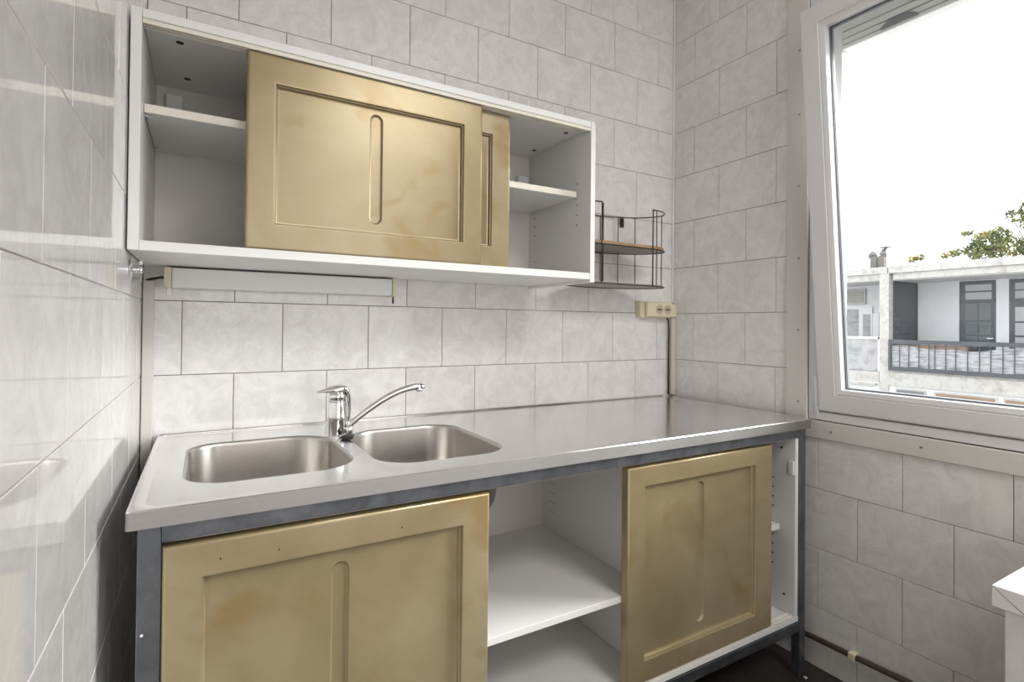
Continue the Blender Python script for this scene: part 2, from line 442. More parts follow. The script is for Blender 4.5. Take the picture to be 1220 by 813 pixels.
def dots(parent, pts, axis, r=.0025, name='dowel_hole'):
    for p in pts:
        bm = bmesh.new(); cyl(bm, (0, 0, 0), {'x': (.0006, 0, 0), 'z': (0, 0, .0006), '-x': (-.0006, 0, 0), 'y': (0, -.0006, 0), '-z': (0, 0, -.0006)}[axis], r, n=12)
        bmesh.ops.translate(bm, vec=p, verts=bm.verts); part(name, bm, M_hole, parent)
dots(wc, [(.085, -.29, 1.768), (.095, -.09, 1.768), (1.145, -.29, 1.768), (1.15, -.09, 1.768)], '-z', .008, 'fitting_cap')
dots(wc, [(1.185, y, z) for y, zz in ((-.30, (1.605, 1.535, 1.503, 1.471)), (-.045, (1.535, 1.503, 1.471, 1.375))) for z in zz], '-x')
for y in (-.30, -.05):
    bm = bmesh.new(); cyl(bm, (.022, y, 1.589), (.034, y, 1.589), .0028, n=10); part('shelf_pin', bm, M_chrome, wc)
    bm = bmesh.new(); cyl(bm, (1.174, y, 1.554), (1.185, y, 1.554), .0028, n=10); part('shelf_pin', bm, M_chrome, wc)

# sliding doors ------------------------------------------------------
def pill(cx_, cz, r, half, n=10):
    """closed outline, counter-clockwise seen from -y, starting at the right side bottom"""
    P = []
    for i in range(n+1): a = PI*i/n; P.append((cx_+r*math.cos(a), cz+half+r*math.sin(a)))
    for i in range(n+1): a = PI + PI*i/n; P.append((cx_+r*math.cos(a), cz-half+r*math.sin(a)))
    return P
def make_door(w_, h_, t_, fl_, fr_, fb_, ft_, slot_w, slot_h, slot_dx=0., slot_dz=0.):
    """origin at lower left front; front faces -y. returns bm"""
    bm = bmesh.new()
    def rect(x0, x1, z0, z1, y): return [bm.verts.new((x, y, z)) for x, z in ((x0, z0), (x1, z0), (x1, z1), (x0, z1))]
    def band(A, B):
        for i in range(len(A)):
            j = (i+1) % len(A); bm.faces.new((A[i], A[j], B[j], B[i]))
    BK = rect(0, w_, 0, h_, t_); S0 = rect(0, w_, 0, h_, .004); S1 = rect(.0012, w_-.0012, .0012, h_-.0012, .0012); S2 = rect(.004, w_-.004, .004, h_-.004, 0)
    band(BK, S0); band(S0, S1); band(S1, S2); S3 = rect(.0065, w_-.0065, .0065, h_-.0065, 0); band(S2, S3); bm.faces.new(BK[::-1])
    x0, x1, z0, z1 = fl_, w_-fr_, fb_, h_-ft_
    prof = [(-.003, 0), (0, 0), (.0007, .0005), (.0013, .0018), (.0017, .0070), (.0034, .0078), (.0040, .0084), (.0045, .0150), (.0060, .0163), (.0090, .0166), (.012, .0166)]
    prev = S3
    for (ins, dp) in prof:
        R = rect(x0+ins, x1-ins, z0+ins, z1-ins, dp); band(prev, R); prev = R
    ins, PD = prof[-1]
    # inner panel with a pill-shaped finger slot
    xc = (x0+x1)/2+slot_dx; zc = (z0+z1)/2+slot_dz; r = slot_w/2; half = slot_h/2-r; n = 10
    P0 = [bm.verts.new((x, PD, z)) for x, z in pill(xc, zc, r, half, n)]
    # top point index n/2, bottom point index n+1+n/2
    ti, bi = n//2, n+1+n//2
    a, b, c, d = prev
    bt = bm.verts.new((xc, PD, z0+ins)); tp = bm.verts.new((xc, PD, z1-ins))
    right = [bt, b, c, tp, P0[ti]] + [P0[i] for i in range(ti-1, -1, -1)] + [P0[i] for i in range(len(P0)-1, bi-1, -1)]
    left = [tp, d, a, bt, P0[bi]] + [P0[i] for i in range(bi-1, ti-1, -1)]
    # split the two touching edges of the last band
    for e in list(bm.edges):
        pass
    bm.faces.new(right); bm.faces.new(left)
    prevp = P0
    for (ins2, dp) in [(.0008, .0004), (.0018, .0018), (.0022, .0044), (.0032, .0056), (.006, .0060)]:
        Q = [bm.verts.new((x, PD+dp, z)) for x, z in pill(xc, zc, r-ins2, half, n)]
        band(prevp, Q); prevp = Q
    bm.faces.new(prevp)
    bmesh.ops.recalc_face_normals(bm, faces=bm.faces)
    return bm
def door(name, x, y, z, m, parent, label, *a, loc_off=True):
    bm = make_door(*a); o = obj(name, bm, m, parent, True); sharp(o, 50)
    o.location = Vector((x, y, z)) - PL[parent.name]; PL[o.name] = Vector((x, y, z)); o['label'] = label
    return o
door('sliding_door', .216, YC+.0035, 1.3095, M_gold_up, wc, 'front pale gold sliding door with finger slot', .589, .447, .0240, .0585, .0545, .058, .064, .034, .280, 0., .005)
door('sliding_door', .312, YC+.0285, 1.3095, M_gold_up, wc, 'rear pale gold sliding door, mostly hidden', .597, .447, .0240, .0585, .058, .058, .064, .034, .280, 0., .005)

# ------------------------------------------------------------------ strip lamp under the cabinet
lb = empty('strip_lamp', (.05, -.05, 1.23), 'long flat white strip lamp with cream ends under the wall cabinet', 'lamp')
part('lamp_cover', bx(bmesh.new(), .066, .650, -.056, -.004, 1.232, 1.284, .003, 2), M_diff, lb)
part('end_cap', bx(bmesh.new(), .049, .0655, -.060, -.003, 1.231, 1.2855, .002), M_cream, lb)['label'] = 'yellowed cream end cap'
part('end_cap', bx(bmesh.new(), .6505, .664, -.060, -.003, 1.229, 1.2855, .002), M_cream, lb)['label'] = 'yellowed cream end cap'
part('foot', bx(bmesh.new(), .0555, .0645, -.052, -.036, 1.210, 1.2308, .001), M_seal, lb)
bm = bmesh.new(); cyl(bm, (.6545, -.050, 1.229), (.6545, -.050, 1.212), .0022, .0035, n=10); cyl(bm, (.6545, -.050, 1.212), (.6545, -.050, 1.206), .0035, .0012, n=10)
part('pull_switch', bm, M_wire, lb)
cb = obj('lamp_cable', tube(bmesh.new(), [(.0495, -.030, 1.258), (.042, -.030, 1.259), (.030, -.028, 1.256), (.018, -.020, 1.254), (.010, -.012, 1.252), (.0075, -.012, 1.246)], .0033, 8), M_black, None, True)
tag(cb, 'short black cable from strip lamp into the left corner', 'cable')
pr = empty('pipe_stub', (0, -.279, 1.256), 'chrome pipe stub with round wall rosette under the cabinet corner', 'pipe')
bm = bmesh.new(); lathe(bm, [(.0235, .0008), (.0235, .002), (.018, .0045), (.009, .006)], (0, -.279, 1.256), 28, 'x')
bmesh.ops.recalc_face_normals(bm, faces=bm.faces); part('rosette', bm, M_chrome, pr, False)
bm = bmesh.new(); cyl(bm, (.004, -.279, 1.256), (.023, -.279, 1.256), .0075, n=20); part('stub', bm, M_chrome, pr, True)
bm = bmesh.new(); cyl(bm, (.0185, -.279, 1.266), (.0185, -.279, 1.280), .0035, n=12); part('valve_pin', bm, M_chrome, pr, True)

# ------------------------------------------------------------------ worktop with two basins
wt = empty('sink_worktop', (.037, -.665, .812), 'stainless steel worktop with two sink basins', 'sink')
ZT = .843; ZD = ZT-.0032
X0, X1, Y0, Y1 = .037, 1.885, -.666, -.001
def rrect(x0, x1, y0, y1, rads, n=8):
    """counter-clockwise from the front-left corner; rads: FL, FR, BR, BL"""
    P = []
    cs = [((x0, y0), PI, rads[0], (1, 1)), ((x1, y0), 1.5*PI, rads[1], (-1, 1)), ((x1, y1), 0, rads[2], (-1, -1)), ((x0, y1), .5*PI, rads[3], (1, -1))]
    for (cx_, cy_), a0, r, (sx, sy) in cs:
        c = (cx_+sx*r, cy_+sy*r)
        for i in range(n+1): a = a0 + .5*PI*i/n; P.append((c[0]+r*math.cos(a), c[1]+r*math.sin(a)))
    return P
bm = bmesh.new()
def vr(P, z): return [bm.verts.new((x, y, z)) for x, y in P]
def bandz(A, B):
    for i in range(len(A)):
        j = (i+1) % len(A); bm.faces.new((A[i], A[j], B[j], B[i]))
nC = 8
b1 = rrect(.107, .4385, -.546, -.156, (.085, .095, .105, .075), nC)
b2 = rrect(.4725, .797, -.575, -.170, (.090, .085, .075, .105), nC)
outer = rrect(X0, X1, Y0, Y1, (.006, .006, .002, .002), nC)
lip1 = rrect(X0+.002, X1-.002, Y0+.002, Y1-.001, (.006, .006, .002, .002), nC)
lip2 = rrect(X0+.012, X1-.010, Y0+.013, Y1-.001, (.030, .02, .002, .002), nC)
lip3 = rrect(X0+.017, X1-.015, Y0+.019, Y1-.002, (.032, .02, .002, .002), nC)
lip4 = rrect(X0+.022, X1-.020, Y0+.025, Y1-.003, (.034, .02, .002, .002), nC)
R0 = vr(outer, ZT-.002); R1 = vr(lip1, ZT); R2 = vr(lip2, ZT); R3 = vr(lip3, ZT-.0018); R4 = vr(lip4, ZD)
bandz(R0, R1); bandz(R1, R2); bandz(R2, R3); bandz(R3, R4)
# apron
ap = vr(rrect(X0-.0005, X1-.008, Y0-.002, Y1, (.006, .006, .002, .002), nC), .8135); ap2 = vr(rrect(X0+.004, X1-.012, Y0+.003, Y1, (.006, .006, .002, .002), nC), .812)
bandz(ap2, ap); bandz(ap, R0)
bm.faces.ensure_lookup_table()
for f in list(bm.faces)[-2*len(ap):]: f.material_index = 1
# basin rims
def shrink(P, d):
    n = len(P); out = []
    for i in range(n):
        a, b = Vector(P[i-1]), Vector(P[(i+1) % n]); t = (b-a)
        if t.length < 1e-9: t = Vector((1, 0))
        t.normalize(); nrm = Vector((-t.y, t.x)); out.append((P[i][0]+nrm.x*d, P[i][1]+nrm.y*d))
    return out
B1 = vr(b1, ZD); B2 = vr(b2, ZD)
def split_idx(P, front):   # index of the vertex nearest to the middle x on the front / back edge
    xm = (min(p[0] for p in P)+max(p[0] for p in P))/2
    ys = [p[1] for p in P]; lim = min(ys)+.002 if front else max(ys)-.002
    c = [i for i, p in enumerate(P) if (p[1] <= lim if front else p[1] >= lim)]
    return min(c, key=lambda i: abs(P[i][0]-xm))
# lip4 ring corners: FL 0..8, FR 9..17, BR 18..26, BL 27..35
f1, k1 = split_idx(b1, True), split_idx(b1, False); f2, k2 = split_idx(b2, True), split_idx(b2, False)
def vt(x, y): return bm.verts.new((x, y, ZD))
L4f, L4b = lip4[8][1], lip4[26][1]
pf1, pb1 = vt(b1[f1][0], L4f), vt(b1[k1][0], L4b); pf2, pb2 = vt(b2[f2][0], L4f), vt(b2[k2][0], L4b)
def seq(lst, i, j):        # walk i -> j forwards, cyclic
    out = [lst[i]]; n = len(lst)
    while i != j: i = (i+1) % n; out.append(lst[i])
    return out
# left region: pb1 -> BL corner -> FL corner -> pf1 -> basin 1 left side upward
face = [pb1] + R4[27:36] + R4[0:9] + [pf1] + seq(B1, k1, f1)[::-1]
bm.faces.new(face)
# middle region: pf1 -> pf2 -> basin 2 left side up -> pb2 -> pb1 -> basin 1 right side down
face = [pf1, pf2] + seq(B2, k2, f2)[::-1] + [pb2, pb1] + seq(B1, f1, k1)[::-1]
bm.faces.new(face)
# right region
face = [pf2] + R4[9:27] + [pb2] + seq(B2, f2, k2)[::-1]
bm.faces.new(face)
top_bm = bm
bmesh.ops.recalc_face_normals(bm, faces=bm.faces)
for f in bm.faces:
    pass
up = max(bm.faces, key=lambda f: f.calc_area())
if up.normal.z < 0: bmesh.ops.reverse_faces(bm, faces=bm.faces)
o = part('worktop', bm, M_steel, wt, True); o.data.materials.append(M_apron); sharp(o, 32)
def basin(P, depth, name='basin'):
    bm = bmesh.new()
    prof = [(0, 0), (.0015, -.0004), (.0035, -.002), (.005, -.005), (.006, -.010), (.010, -depth*.55), (.016, -depth*.80), (.026, -depth*.93), (.042, -depth*.985), (.065, -depth)]
    prev = None
    for ins, dz in prof:
        # inset by scaling the rounded rectangle about its centre
        cx_ = (min(p[0] for p in P)+max(p[0] for p in P))/2; cy_ = (min(p[1] for p in P)+max(p[1] for p in P))/2
        wx = (max(p[0] for p in P)-min(p[0] for p in P))/2; wy = (max(p[1] for p in P)-min(p[1] for p in P))/2
        R = [bm.verts.new((cx_+(x-cx_)*(1-ins/wx), cy_+(y-cy_)*(1-ins/wy), ZD+dz)) for x, y in P]
        if prev:
            for i in range(len(R)):
                j = (i+1) % len(R); bm.faces.new((prev[i], prev[j], R[j], R[i]))
        prev = R
    f = bm.faces.new(prev)
    r = bmesh.ops.inset_region(bm, faces=[f], thickness=.03, depth=0)
    bmesh.ops.recalc_face_normals(bm, faces=bm.faces)
    if f.normal.z < 0: bmesh.ops.reverse_faces(bm, faces=bm.faces)
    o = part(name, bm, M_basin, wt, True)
    m2 = o.modifiers.new('thickness', 'SOLIDIFY'); m2.thickness = .0012; m2.offset = -1
    return cx_, cy_
for P, lab in ((b1, 'left'), (b2, 'right')):
    cx_, cy_ = basin(P, .165)
    bm = bmesh.new(); lathe(bm, [(.040, ZD-.1635), (.038, ZD-.1622), (.030, ZD-.1628), (.026, ZD-.170), (.012, ZD-.170)], (cx_, cy_, 0), 28)
    bmesh.ops.recalc_face_normals(bm, faces=bm.faces)
    part('drain', bm, M_chrome, wt, True)
# thin upstand where the worktop meets the wall
part('wall_upstand', bx(bmesh.new(), X0+.003, X1-.004, -.010, -.0015, ZD-.001, ZT+.002, .002), M_steel, wt)

# ------------------------------------------------------------------ mixer tap
tx, ty = .4545, -.205
tp_ = empty('mixer_tap', (tx, ty, ZD), 'chrome single lever mixer tap with long swan spout between the basins', 'tap')
zb = ZD
bm = bmesh.new()
lathe(bm, [(.0275, zb+.0002), (.0275, zb+.004), (.0258, zb+.006), (.0258, zb+.044), (.0264, zb+.046)], (tx, ty, 0), 40)
part('base', bm, M_chrome, tp_, True); sharp(bpy.context.scene.collection.objects[-1], 40)
bm = bmesh.new()
lathe(bm, [(.0262, zb+.0465), (.0262, zb+.050), (.0252, zb+.072), (.0238, zb+.090), (.0240, zb+.0925)], (tx, ty, 0), 40)
part('body', bm, M_chrome, tp_, True)
bm = bmesh.new()
lathe(bm, [(.0225, zb+.0925), (.0228, zb+.108), (.0215, zb+.114), (.012, zb+.117)], (tx, ty, 0), 40)
part('cartridge_collar', bm, M_chrome, tp_, True)
# lever: lofted sections along x, tip to the left, strap bending down at the right
bm = bmesh.new(); secs = []
for (x, zc, wy, hz) in [(-.054, .1185, .006, .0015), (-.048, .1205, .012, .0030), (-.036, .1225, .0165, .0048), (-.022, .1240, .021, .0085), (-.006, .1250, .0238, .0118), (.010, .1255, .0243, .0125), (.020, .1255, .0225, .0085), (.0265, .118, .018, .0075), (.0295, .107, .0135, .0060), (.0315, .090, .0100, .0050), (.0325, .070, .0080, .0042), (.0320, .050, .0070, .0036), (.0300, .036, .0060, .0030)]:
    secs.append((x, zc, wy, hz))
rings_ = []
for i, (x, zc, wy, hz) in enumerate(secs):
    a = secs[max(i-1, 0)]; b = secs[min(i+1, len(secs)-1)]
    t = Vector((b[0]-a[0], 0, b[1]-a[1])).normalized(); nr = Vector((-t.z, 0, t.x))
    rg = []
    for k in range(16):
        th = 2*PI*k/16; c_, s_ = math.cos(th), math.sin(th)
        c_ = math.copysign(abs(c_)**.7, c_); s_ = math.copysign(abs(s_)**.8, s_)
        p = Vector((tx+x, ty, zb+zc)) + Vector((0, wy*c_, 0)) + nr*(hz*s_)
        rg.append(bm.verts.new(p))
    rings_.append(rg)
for A, B in zip(rings_, rings_[1:]):
    for k in range(16): bm.faces.new((A[k], A[(k+1) % 16], B[(k+1) % 16], B[k]))
bm.faces.new(rings_[0]); bm.faces.new(rings_[-1][::-1]); bmesh.ops.recalc_face_normals(bm, faces=bm.faces)
part('lever', bm, M_chrome, tp_, True)
bm = bmesh.new(); cyl(bm, (tx-.006, ty-.0226, zb+.102), (tx-.006, ty-.0236, zb+.102), .0028, n=12); part('grub_screw', bm, M_hole, tp_)
# spout
sp = [(.478, -.222, zb+.022), (.486, -.2235, zb+.030), (.505, -.226, zb+.047), (.535, -.229, zb+.069), (.565, -.232, zb+.089), (.592, -.234, zb+.104), (.618, -.236, zb+.115), (.645, -.238, zb+.1225), (.665, -.239, zb+.125), (.680, -.240, zb+.1255)]
part('spout', tube(bmesh.new(), sp, [.0072, .0078, .0080, .0082, .0084, .0086, .0088, .0092, .0098, .0098], 16), M_chrome, tp_, True)
bm = bmesh.new(); lathe(bm, [(.0085, zb+.026), (.0105, zb+.022), (.0105, zb+.003), (.009, zb+.0005)], (.4835, -.223, 0), 20); bmesh.ops.recalc_face_normals(bm, faces=bm.faces)
part('spout_collar', bm, M_chrome, tp_, True)
bm = bmesh.new(); cyl(bm, (.674, -.2395, zb+.121), (.674, -.2395, zb+.112), .0098, n=20); part('aerator', bm, M_chrome, tp_, True)
bm = bmesh.new(); cyl(bm, (.678, -.240, zb+.1255), (.690, -.2405, zb+.1245), .0085, .0065, n=20); part('spout_tip', bm, M_chrome, tp_, True)

# sink plug and its bead chain
pg = empty('sink_plug', (.470, -.262, ZD), 'black rubber sink plug lying at the foot of the tap', 'plug')
bm = bmesh.new(); lathe(bm, [(.0145, ZD+.0003), (.0175, ZD+.007), (.0175, ZD+.009), (.009, ZD+.0105)], (.470, -.262, 0), 28); bmesh.ops.recalc_face_normals(bm, faces=bm.faces); part('rubber_disc', bm, M_black, pg, True)
bm = bmesh.new(); cyl(bm, (.470, -.262, ZD+.013), (.470, -.262, ZD+.018), .004, n=12); part('eyelet', bm, M_chrome, pg)
bm = bmesh.new()
ch = []
for i in range(26):
    t = i/25
    if t < .35: u = t/.35; ch.append(Vector((.466-.030*u, -.262-.006*u, ZD+.014-.011*u)))
    else: u = (t-.35)/.65; ch.append(Vector((.434-.004*u, -.268-.004*u, ZD+.001-.075*u)))
for p in ch: bmesh.ops.create_icosphere(bm, subdivisions=1, radius=.0019, matrix=Matrix.Translation(p))
cn = obj('bead_chain', bm, M_chrome, None, True); tag(cn, 'thin metal bead chain hanging from the tap foot into the left basin', 'chain')
bm = bmesh.new(); tube(bm, [p + Vector((.0075, -.004, -.0005 if i < 9 else 0)) for i, p in enumerate(ch)], .0009, 6)
cn2 = obj('plug_chain', bm, M_wire, None, True); tag(cn2, 'dark thin plug cord beside the bead chain in the left basin', 'chain')

# ------------------------------------------------------------------ steel frame
fr = empty('steel_frame', (.052, -.65, 0), 'raw blue-grey steel frame carrying the sink worktop', 'frame')
YL = -.655
def fbox(name, *a, bev=.0018): return box(name, *a, M_frame, fr, bev, 2)
for x0, x1 in ((.052, .0845), (1.8375, 1.8665)):
    for y0, y1 in ((YL, YL+.030), (-.060, -.030)):
        fbox('leg', x0, x1, y0, y1, .0, .8115)
fbox('front_beam', .0848, 1.8372, YL, YL+.028, .783, .8115)
fbox('rear_beam', .0848, 1.8372, -.058, -.032, .783, .8115)
fbox('front_beam', .0848, 1.8372, YL, YL+.028, .150, .181)
fbox('rear_beam', .0848, 1.8372, -.058, -.032, .150, .181)
for x0 in (.054, 1.839):
    fbox('side_beam', x0, x0+.026, YL+.0305, -.0605, .784, .8115); fbox('side_beam', x0, x0+.026, YL+.0305, -.0605, .152, .180)
bm = bmesh.new(); cyl(bm, (.0600, YL-.0006, .640), (.0600, YL+.001, .640), .0022, n=10); part('rivet', bm, M_seal, fr)
bm = bmesh.new(); lathe(bm, [(.007, .0002), (.007, .004), (.003, .007)], (1.851, YL-.012, 0), 14); part('adjusting_foot', bm, M_chrome, fr)

# ------------------------------------------------------------------ base cabinet
bc = empty('base_cabinet', (.09, -.65, .183), 'white base cabinet with gold sliding doors standing in the steel frame', 'cabinet')
def cbox(name, *a, m=M_white, bev=.0008): return box(name, *a, m, bc, bev)
YB = -.105
cbox('side_panel', .087, .103, YL+.032, YB, .2, .775); cbox('side_panel', 1.820, 1.836, YL+.006, YB, .2, .781)
cbox('divider_panel', 1.190, 1.208, YL+.034, YB, .2, .781)
cbox('bottom_panel', .087, 1.836, YL+.004, YB, .1825, .1985)
cbox('back_panel', .087, 1.836, YB+.0005, YB+.005, .183, .780, m=M_back, bev=0)
cbox('shelf', .1035, 1.1895, -.6235, YB-.001, .4165, .434)
cbox('shelf', 1.2085, 1.813, -.600, YB-.001, .470, .488)
bm = bmesh.new()
for y in (YL+.0045, YL+.0155, YL+.030): bx(bm, .104, 1.8195, y, y+.0018, .1987, .2035, 0)
part('lower_track', bm, M_white_edge, bc)
bm = bmesh.new(); bx(bm, .104, 1.8195, YL+.008, YL+.026, .7800, .7825, 0); part('upper_track', bm, M_white_edge, bc)
dots(bc, [(1.82, -.57, .636-.032*i) for i in range(10) if i not in (4,)], '-x', .0028)
dots(bc, [(1.82, -.600, .742), (1.82, -.611, .258)], '-x', .004)
dots(bc, [(1.19, y, .66-.032*i) for y in (-.155, -.175) for i in range(6)], '-x', .0022)
part('door_stop', bx(bmesh.new(), 1.8145, 1.8199, -.645, -.628, .660, .705, .001), M_white, bc)
door('sliding_door', .0855, YL+.0045, .2035, M_gold_lo, bc, 'left deep gold sliding door with finger slot', .604, .569, .0240, .0570, .0630, .058, .059, .035, .360, -.010, .0165)
door('sliding_door', 1.096, YL+.0060, .2035, M_gold_lo, bc, 'right deep gold sliding door with finger slot', .602, .569, .0240, .0600, .0820, .054, .052, .037, .405, 0., .0065)
for x, z in ((.170, .738), (.262, .735), (.49, .733)):
    bm = bmesh.new(); cyl(bm, (x, YL+.0046, z), (x, YL+.0038, z), .0016, n=8); part('nail_hole', bm, M_hole, bc)

# ------------------------------------------------------------------ wire rack on the wall
rk = empty('wire_shelf', (1.4975, -.003, 1.30), 'dark wire wall shelf with two wooden boards right of the wall cabinet', 'shelf')
RX, RYC, RA, RB = 1.492, -.142, .240, .138
FYR = -.2005
pR, pL = (1.622, FYR), (1.372, FYR)
def loop(z, n=40):
    """rail: front post -> right tip -> back -> left tip -> front post"""
    P = [Vector((pR[0], pR[1], z)), Vector((pR[0]+.030, pR[1]+.002, z)), Vector((pR[0]+.066, pR[1]+.012, z)), Vector((pR[0]+.094, pR[1]+.032, z))]
    for i in range(n+1):
        a = -.02 + (PI+.04)*i/n; P.append(Vector((RX+RA*math.cos(a), RYC+RB*math.sin(a), z)))
    P += [Vector((pL[0]-.086, pL[1]+.032, z)), Vector((pL[0]-.060, pL[1]+.012, z)), Vector((pL[0]-.028, pL[1]+.002, z)), Vector((pL[0], pL[1], z))]
    return P
WR = .0024
part('top_rail', tube(bmesh.new(), loop(1.590), WR, 8), M_wire, rk, True)
for z in (1.440, 1.298):
    part('shelf_rail', tube(bmesh.new(), loop(z), WR, 8, True), M_wire, rk, True)
for (x, y), z1_ in ((pR, 1.592), (pL, 1.592)):
    part('front_post', tube(bmesh.new(), [(x, y, 1.298), (x, y, z1_)], WR, 8), M_wire, rk, True)
for x, y in ((1.647, -.1945), (1.386, -.1900)):
    part('rear_post', tube(bmesh.new(), [(x, y, 1.298), (x, y, 1.590)], .0018, 8), M_wire, rk, True)
for a in (2, 42, 62, 82, 98, 118, 138, 178):
    t = math.radians(a); x, y = RX+RA*math.cos(t), RYC+RB*math.sin(t)
    part('rear_post', tube(bmesh.new(), [(x, y, 1.298), (x, y, 1.590)], .0018, 8), M_wire, rk, True)
def board(z0_, z1_):
    bm = bmesh.new(); P = [(p.x*1, p.y, 0) for p in loop(0)]
    cx_, cy_ = RX, -.11
    P = [(cx_+(x-cx_)*.985, cy_+(y-cy_)*.97) for x, y, _ in P]
    A = [bm.verts.new((x, y, z0_)) for x, y in P]; B = [bm.verts.new((x, y, z1_)) for x, y in P]
    bm.faces.new(A); bm.faces.new(B[::-1])
    for i in range(len(A)): j = (i+1) % len(A); bm.faces.new((A[i], B[i], B[j], A[j]))
    bmesh.ops.recalc_face_normals(bm, faces=bm.faces)
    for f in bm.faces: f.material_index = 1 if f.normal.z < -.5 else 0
    return bm
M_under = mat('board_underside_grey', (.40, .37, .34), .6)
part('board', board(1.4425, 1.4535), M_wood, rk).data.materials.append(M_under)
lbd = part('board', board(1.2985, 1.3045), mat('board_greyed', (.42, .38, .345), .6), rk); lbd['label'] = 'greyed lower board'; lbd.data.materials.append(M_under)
bm = bmesh.new(); bx(bm, 1.628, 1.646, -.0105, -.0035, 1.555, 1.592, .001); part('wall_bracket', bm, M_wire, rk)
bm = bmesh.new(); bx(bm, 1.338, 1.356, -.0105, -.0035, 1.555, 1.592, .001); part('wall_bracket', bm, M_wire, rk)

# ------------------------------------------------------------------ double socket and its conduit
so = empty('wall_socket', (1.72, 0, 1.18), 'cream double wall socket in the right corner above the worktop', 'socket')
part('back_plate', bx(bmesh.new(), 1.722, 1.800, -.028, -.0005, 1.180, 1.250, .003, 2), M_cream, so)
part('socket_body', bx(bmesh.new(), 1.748, 1.890, -.046, -.029, 1.184, 1.246, .005, 3), M_cream, so)
part('body_base', bx(bmesh.new(), 1.8005, 1.896, -.0285, -.0005, 1.182, 1.248, .002), M_cream, so)
for x in (1.8165, 1.8640):
    bm = bmesh.new(); lathe(bm, [(.0205, -.0462), (.0205, -.0475), (.0180, -.0475), (.0170, -.0467)], (x, 0, 1.2155), 28, 'y'); bmesh.ops.recalc_face_normals(bm, faces=bm.faces)
    s = part('socket_cup', bm, mat('socket_cup_cream', (.50, .44, .32), .45) if x < 1.83 else bpy.data.materials['socket_cup_cream'], so)
    bm = bmesh.new(); cyl(bm, (x-.0075, -.0462, 1.2155), (x-.0075, -.0478, 1.2155), .0032, n=10); cyl(bm, (x+.0075, -.0462, 1.2155), (x+.0075, -.0478, 1.2155), .0032, n=10)
    bx(bm, x-.009, x+.009, -.0478, -.0462, 1.2125, 1.2185, .0005)
    part('pin_hole', bm, M_hole, so)
cd = tag(box('cable_duct', 1.9155, W-.0012, -.022, -.0006, .8455, 1.182, mat('duct_beige', (.60, .55, .47), .45), None, .0012), 'slim beige cable duct in the corner below the socket', 'cable duct')
eb = obj('duct_elbow', bx(bmesh.new(), 1.8965, W-.0014, -.030, -.0006, 1.1825, 1.243, .008, 3), M_cream, None)
tag(eb, 'small rounded cream end box right of the socket', 'duct end')
sc_c = obj('socket_cable', tube(bmesh.new(), [(1.893, -.014, 1.1825), (1.903, -.014, 1.165), (1.909, -.012, 1.13), (1.910, -.010, 1.05), (1.911, -.010, .95), (1.910, -.011, .8475)], .0032, 8), M_pipe, None, True)
tag(sc_c, 'dark brown cable running down from socket to the worktop', 'cable')

# ------------------------------------------------------------------ pipe low on the right wall
pp = empty('wall_pipe', (W-.015, -.3, .095), 'dark brown pipe running low along the right wall', 'pipe')
part('pipe', tube(bmesh.new(), [(W-.016, -.03, .086), (W-.016, -.6, .101), (W-.016, -1.28, .127)], .0085, 14), M_pipe, pp, True)
bm = bmesh.new(); bx(bm, W-.030, W-.0006, -.785, -.765, .096, .121, .003, 2); part('clip', bm, M_cream, pp)['label'] = 'cream plastic clip'

# ------------------------------------------------------------------ white worktop unit at the right edge
cu = empty('low_counter_unit', (1.64, -1.6, 0), 'white laminate counter corner at the lower right edge', 'counter')
M_white2 = mat('laminate_white_marbled', (.80, .79, .79), .25)
_g = ramp(M_white2, noise(M_white2, 7, 5, .6, dist=1.), [(.35, (.68, .68, .70)), (.6, (.80, .795, .795))])
M_white2.node_tree.links.new(_g, M_white2.node_tree.nodes['Principled BSDF'].inputs['Base Color'])
part('top', bx(bmesh.new(), 1.341, 1.941, -2.2, -1.305, .6595, .696, .001), M_white, cu)
bm = bmesh.new()
v = [bm.verts.new((1.3405, y, z)) for y, z in ((-1.3055, .6957), (-1.3535, .6600), (-1.3515, .6600), (-1.3045, .6957))]
bm.faces.new(v); part('mitre_joint', bm, M_hole, cu)
part('side_board', bx(bmesh.new(), 1.356, 1.941, -2.19, -1.3185, .002, .6592, .001), M_white2, cu)

# ------------------------------------------------------------------ the building across the street
M_eplaster = mat('facade_white_paint', (0.310, 0.310, 0.322), .8)
_e = ramp(M_eplaster, noise(M_eplaster, 1.3, 6, .7), [(.3, (.47, .47, .49)), (.7, (.54, .54, .555))])
M_eplaster.node_tree.links.new(_e, M_eplaster.node_tree.nodes['Principled BSDF'].inputs['Base Color'])
M_econc = mat('concrete_pale', (0.310, 0.291, 0.273), .85)
_e = ramp(M_econc, noise(M_econc, 5, 8, .75), [(.35, (0.24, 0.222, 0.21)), (.5, (0.34, 0.325, 0.312)), (.7, (0.38, 0.37, 0.36))])
M_econc.node_tree.links.new(_e, M_econc.node_tree.nodes['Principled BSDF'].inputs['Base Color'])
M_edark = mat('panel_slate', (0.046, 0.050, 0.059), .6)
M_eframe = mat('timber_slate_paint', (0.037, 0.041, 0.050), .5)
M_ewhite = mat('timber_white_paint', (0.52, 0.52, 0.52), .6)
M_ecurt = mat('curtain_white', (0.310, 0.310, 0.322), .9)
M_ebrown = mat('blind_terracotta', (0.20, 0.135, 0.095), .8)
M_eroom = mat('room_dark', (0.025, 0.025, 0.028), .8)
M_escreen = mat('screen_cloth', (0.248, 0.248, 0.254), .9)
_e = ramp(M_escreen, noise(M_escreen, 1.0, 4, .6, (1, 1.5, 2), dist=2.), [(.35, (0.20, 0.20, 0.21)), (.5, (0.27, 0.27, 0.275)), (.65, (0.310, 0.310, 0.310))])
